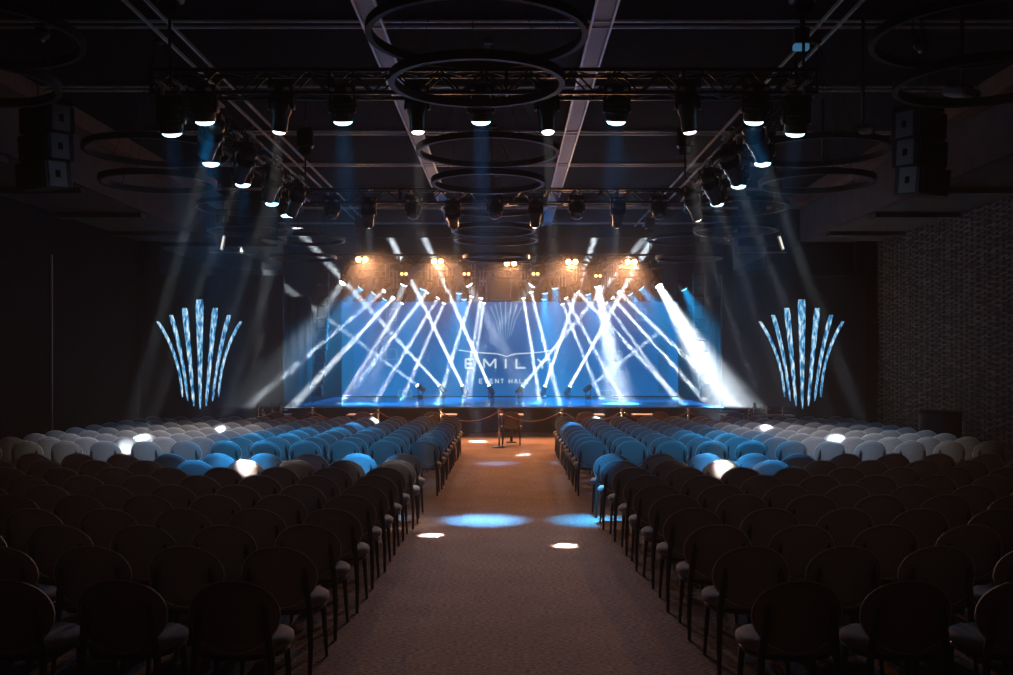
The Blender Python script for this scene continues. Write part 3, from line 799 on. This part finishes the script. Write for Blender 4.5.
near = [5.30,6.29,7.14,7.95,8.79,9.51,10.33,11.15,11.95,12.83]
far = [15.0+.79*k for k in range(10)]
BACK = .25   # chair back stands this far nearer than the chair's middle
for s, side in ((-1,'left'),(1,'right')):
    for k, d in enumerate(near):
        x0 = ((1.535,1.53,1.52,1.50,1.486,1.45,1.43,1.394,1.36,1.35) if s > 0 else (1.457,1.44,1.43,1.41,1.40,1.39,1.395,1.39,1.35,1.346))[k]
        for c in range(14):
            X = x0+.598*c
            if X-.26 > .512*(d-.1): break
            place(s*X+random.uniform(-.012,.012), d+BACK+random.uniform(-.02,.02), random.uniform(-.035,.035),
                  'round-backed chair, %s nearer block, row %d from the camera, %s seat from aisle' % (side, k+1, ordn(c)), 'chairs in the nearer %s block' % side)
    lim = 12 if s < 0 else 11
    for k, d in enumerate(far[:8]):
        x0 = 1.27
        for c in range(lim):
            X = x0+.598*c
            if X-.26 > .512*d: break
            place(s*X+random.uniform(-.012,.012), d+BACK+random.uniform(-.02,.02), random.uniform(-.035,.035),
                  'round-backed chair, %s side of far block, row %d beyond the gap, %s seat from aisle' % (side, k+1, ordn(c)), 'chairs in the far %s block' % side, parts=(k < 4))
# the two rows nearest the stage: the smallest chairs of all, one object
mb = MB(); base = whole()
for d in far[8:]:
    for s in (-1,1):
        for c in range(12 if s < 0 else 11):
            T = Matrix.Translation((s*(1.27+.598*c)+random.uniform(-.012,.012), d+BACK, 0)) @ Matrix.Rotation(random.uniform(-.03,.03),4,'Z')
            for key in ('backrest','rim_highlight','seat','seat_frame'):
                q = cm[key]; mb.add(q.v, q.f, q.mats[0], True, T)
            for q in cm['legs']: mb.add(q.v, q.f, q.mats[0], True, T)
o = mb.build('distant_chairs'); tag(o, 'last two rows of round-backed chairs nearest the stage', 'chairs'); o['kind'] = 'stuff'

# jury chairs and tables before the stage
JX = [-5.62,-3.52,-1.83,.085,1.90,3.68,5.5]
for i, x in enumerate(JX):
    yj = 24.35
    place(x, yj+.2, random.uniform(-.05,.05), 'single round-backed chair at a small pedestal table before the stage, %s from the left' % ordn(i), 'chairs at the pedestal tables')
    r = empty('pedestal_table', (x+(.0 if i in (3,) else random.choice((-.22,.22))),yj+.95,0), 'small pale pedestal table before the stage, %s from the left' % ordn(i), 'table', 'pedestal tables')
    MB().box((0,0,.70), (.62,.6,.035), M_TABLE, bev=.008).build('tabletop', r)
    MB().lathe([(.035,.03),(.035,.685)], M_BLACK, 12).build('pedestal', r)
    MB().box((0,0,.015), (.26,.26,.03), M_BLACK, bev=.01).build('base', r)
r = empty('low_table', (6.45,25.3,0), 'long pale low bench top lit warm behind the last chairs at the right', 'table')
MB().box((0,0,.68), (1.5,.4,.04), M_TABLE, bev=.008).build('tabletop', r)
for q in (-.65,.65): MB().box((q,0,.33), (.05,.36,.66), M_BLACK, bev=.005).build('leg', r)
r = empty('bar_drum', (8.9,20.6,0), 'dark rounded bar counter near the woven wall behind the last chairs', 'counter')
MB().lathe([(.41,.03),(.42,.95),(.4,.97)], M_BARW, 36).build('body', r); MB().lathe([(.43,.97),(.44,.99),(.43,1.01)], M_BLACK, 36).build('top', r)

# ------------------------------------------------------------------ unseen warm fill lamps, added behind the camera to light the chair backs
for i, x in enumerate((-5,0,5)):
    r = empty('fill_lamp', (x,-2.5,6.9), 'added unseen warm downlight in the ceiling behind the seating, %s from the left' % ordn(i), 'fill light', 'rear fill lamps')
    MB().lathe([(.14,.1),(.14,0),(.12,-.01)], M_BLACK, 20).build('ring', r); MB().lathe([(.1,0),(.06,-.01)], E_AMBERS, 16, Matrix.Translation((0,0,-.012))).build('lamp', r)
    spot(r, V(x,-2.5,6.8), V(x*.6,9,0), 130, 4.5, (1,.42,.3), .8, .12)

# ------------------------------------------------------------------ haze
def haze(name, a, b, dens, g, label, n):
    m = bpy.data.materials.new(name); m.use_nodes = True; nt = m.node_tree; nt.nodes.clear()
    o = nt.nodes.new('ShaderNodeOutputMaterial'); s = nt.nodes.new('ShaderNodeVolumeScatter')
    s.inputs['Density'].default_value = dens; s.inputs['Anisotropy'].default_value = g
    nt.links.new(s.outputs[0], o.inputs['Volume'])
    mb = MB(); st = (b[1]-a[1])/n          # layered banks of haze, one behind the other
    for k in range(n):
        y0 = a[1]+st*k; y1 = y0+st-.002
        mb.box(((a[0]+b[0])/2,(y0+y1)/2,(a[2]+b[2])/2), (b[0]-a[0],y1-y0,b[2]-a[2]), m)
    ob = mb.build(name); tag(ob, label, 'haze'); ob['kind'] = 'stuff'
    return ob
haze('hall_haze', (-8.3,-5.7,.004), (8.3,27.78,CZ-.2), .0026, .1, 'thin stage haze hanging through the hall', 6)
haze('stage_haze', (-8.3,27.8,SZ+.004), (8.3,39.3,CZ-.2), .025, .32, 'denser haze over the stage catching the light beams', 8)

w = bpy.data.worlds.new('world'); w.use_nodes = True; w.node_tree.nodes['Background'].inputs[0].default_value = (.01,.012,.02,1); w.node_tree.nodes['Background'].inputs[1].default_value = .1
sc.world = w
for m_ in bpy.data.materials: m_.cycles.emission_sampling = 'NONE'   # lamps are lit by the lights in them; the glowing faces are found by reflection
sc.view_settings.view_transform = 'Standard'; sc.view_settings.look = 'None'; sc.view_settings.exposure = 0; sc.view_settings.gamma = 1; sc.view_settings.use_curve_mapping = False
c = sc.cycles
c.max_bounces = 5; c.diffuse_bounces = 1; c.glossy_bounces = 3; c.volume_bounces = 0; c.transparent_max_bounces = 64; c.caustics_reflective = False; c.caustics_refractive = False
c.sample_clamp_indirect = 4; c.use_adaptive_sampling = False; c.light_sampling_threshold = 0
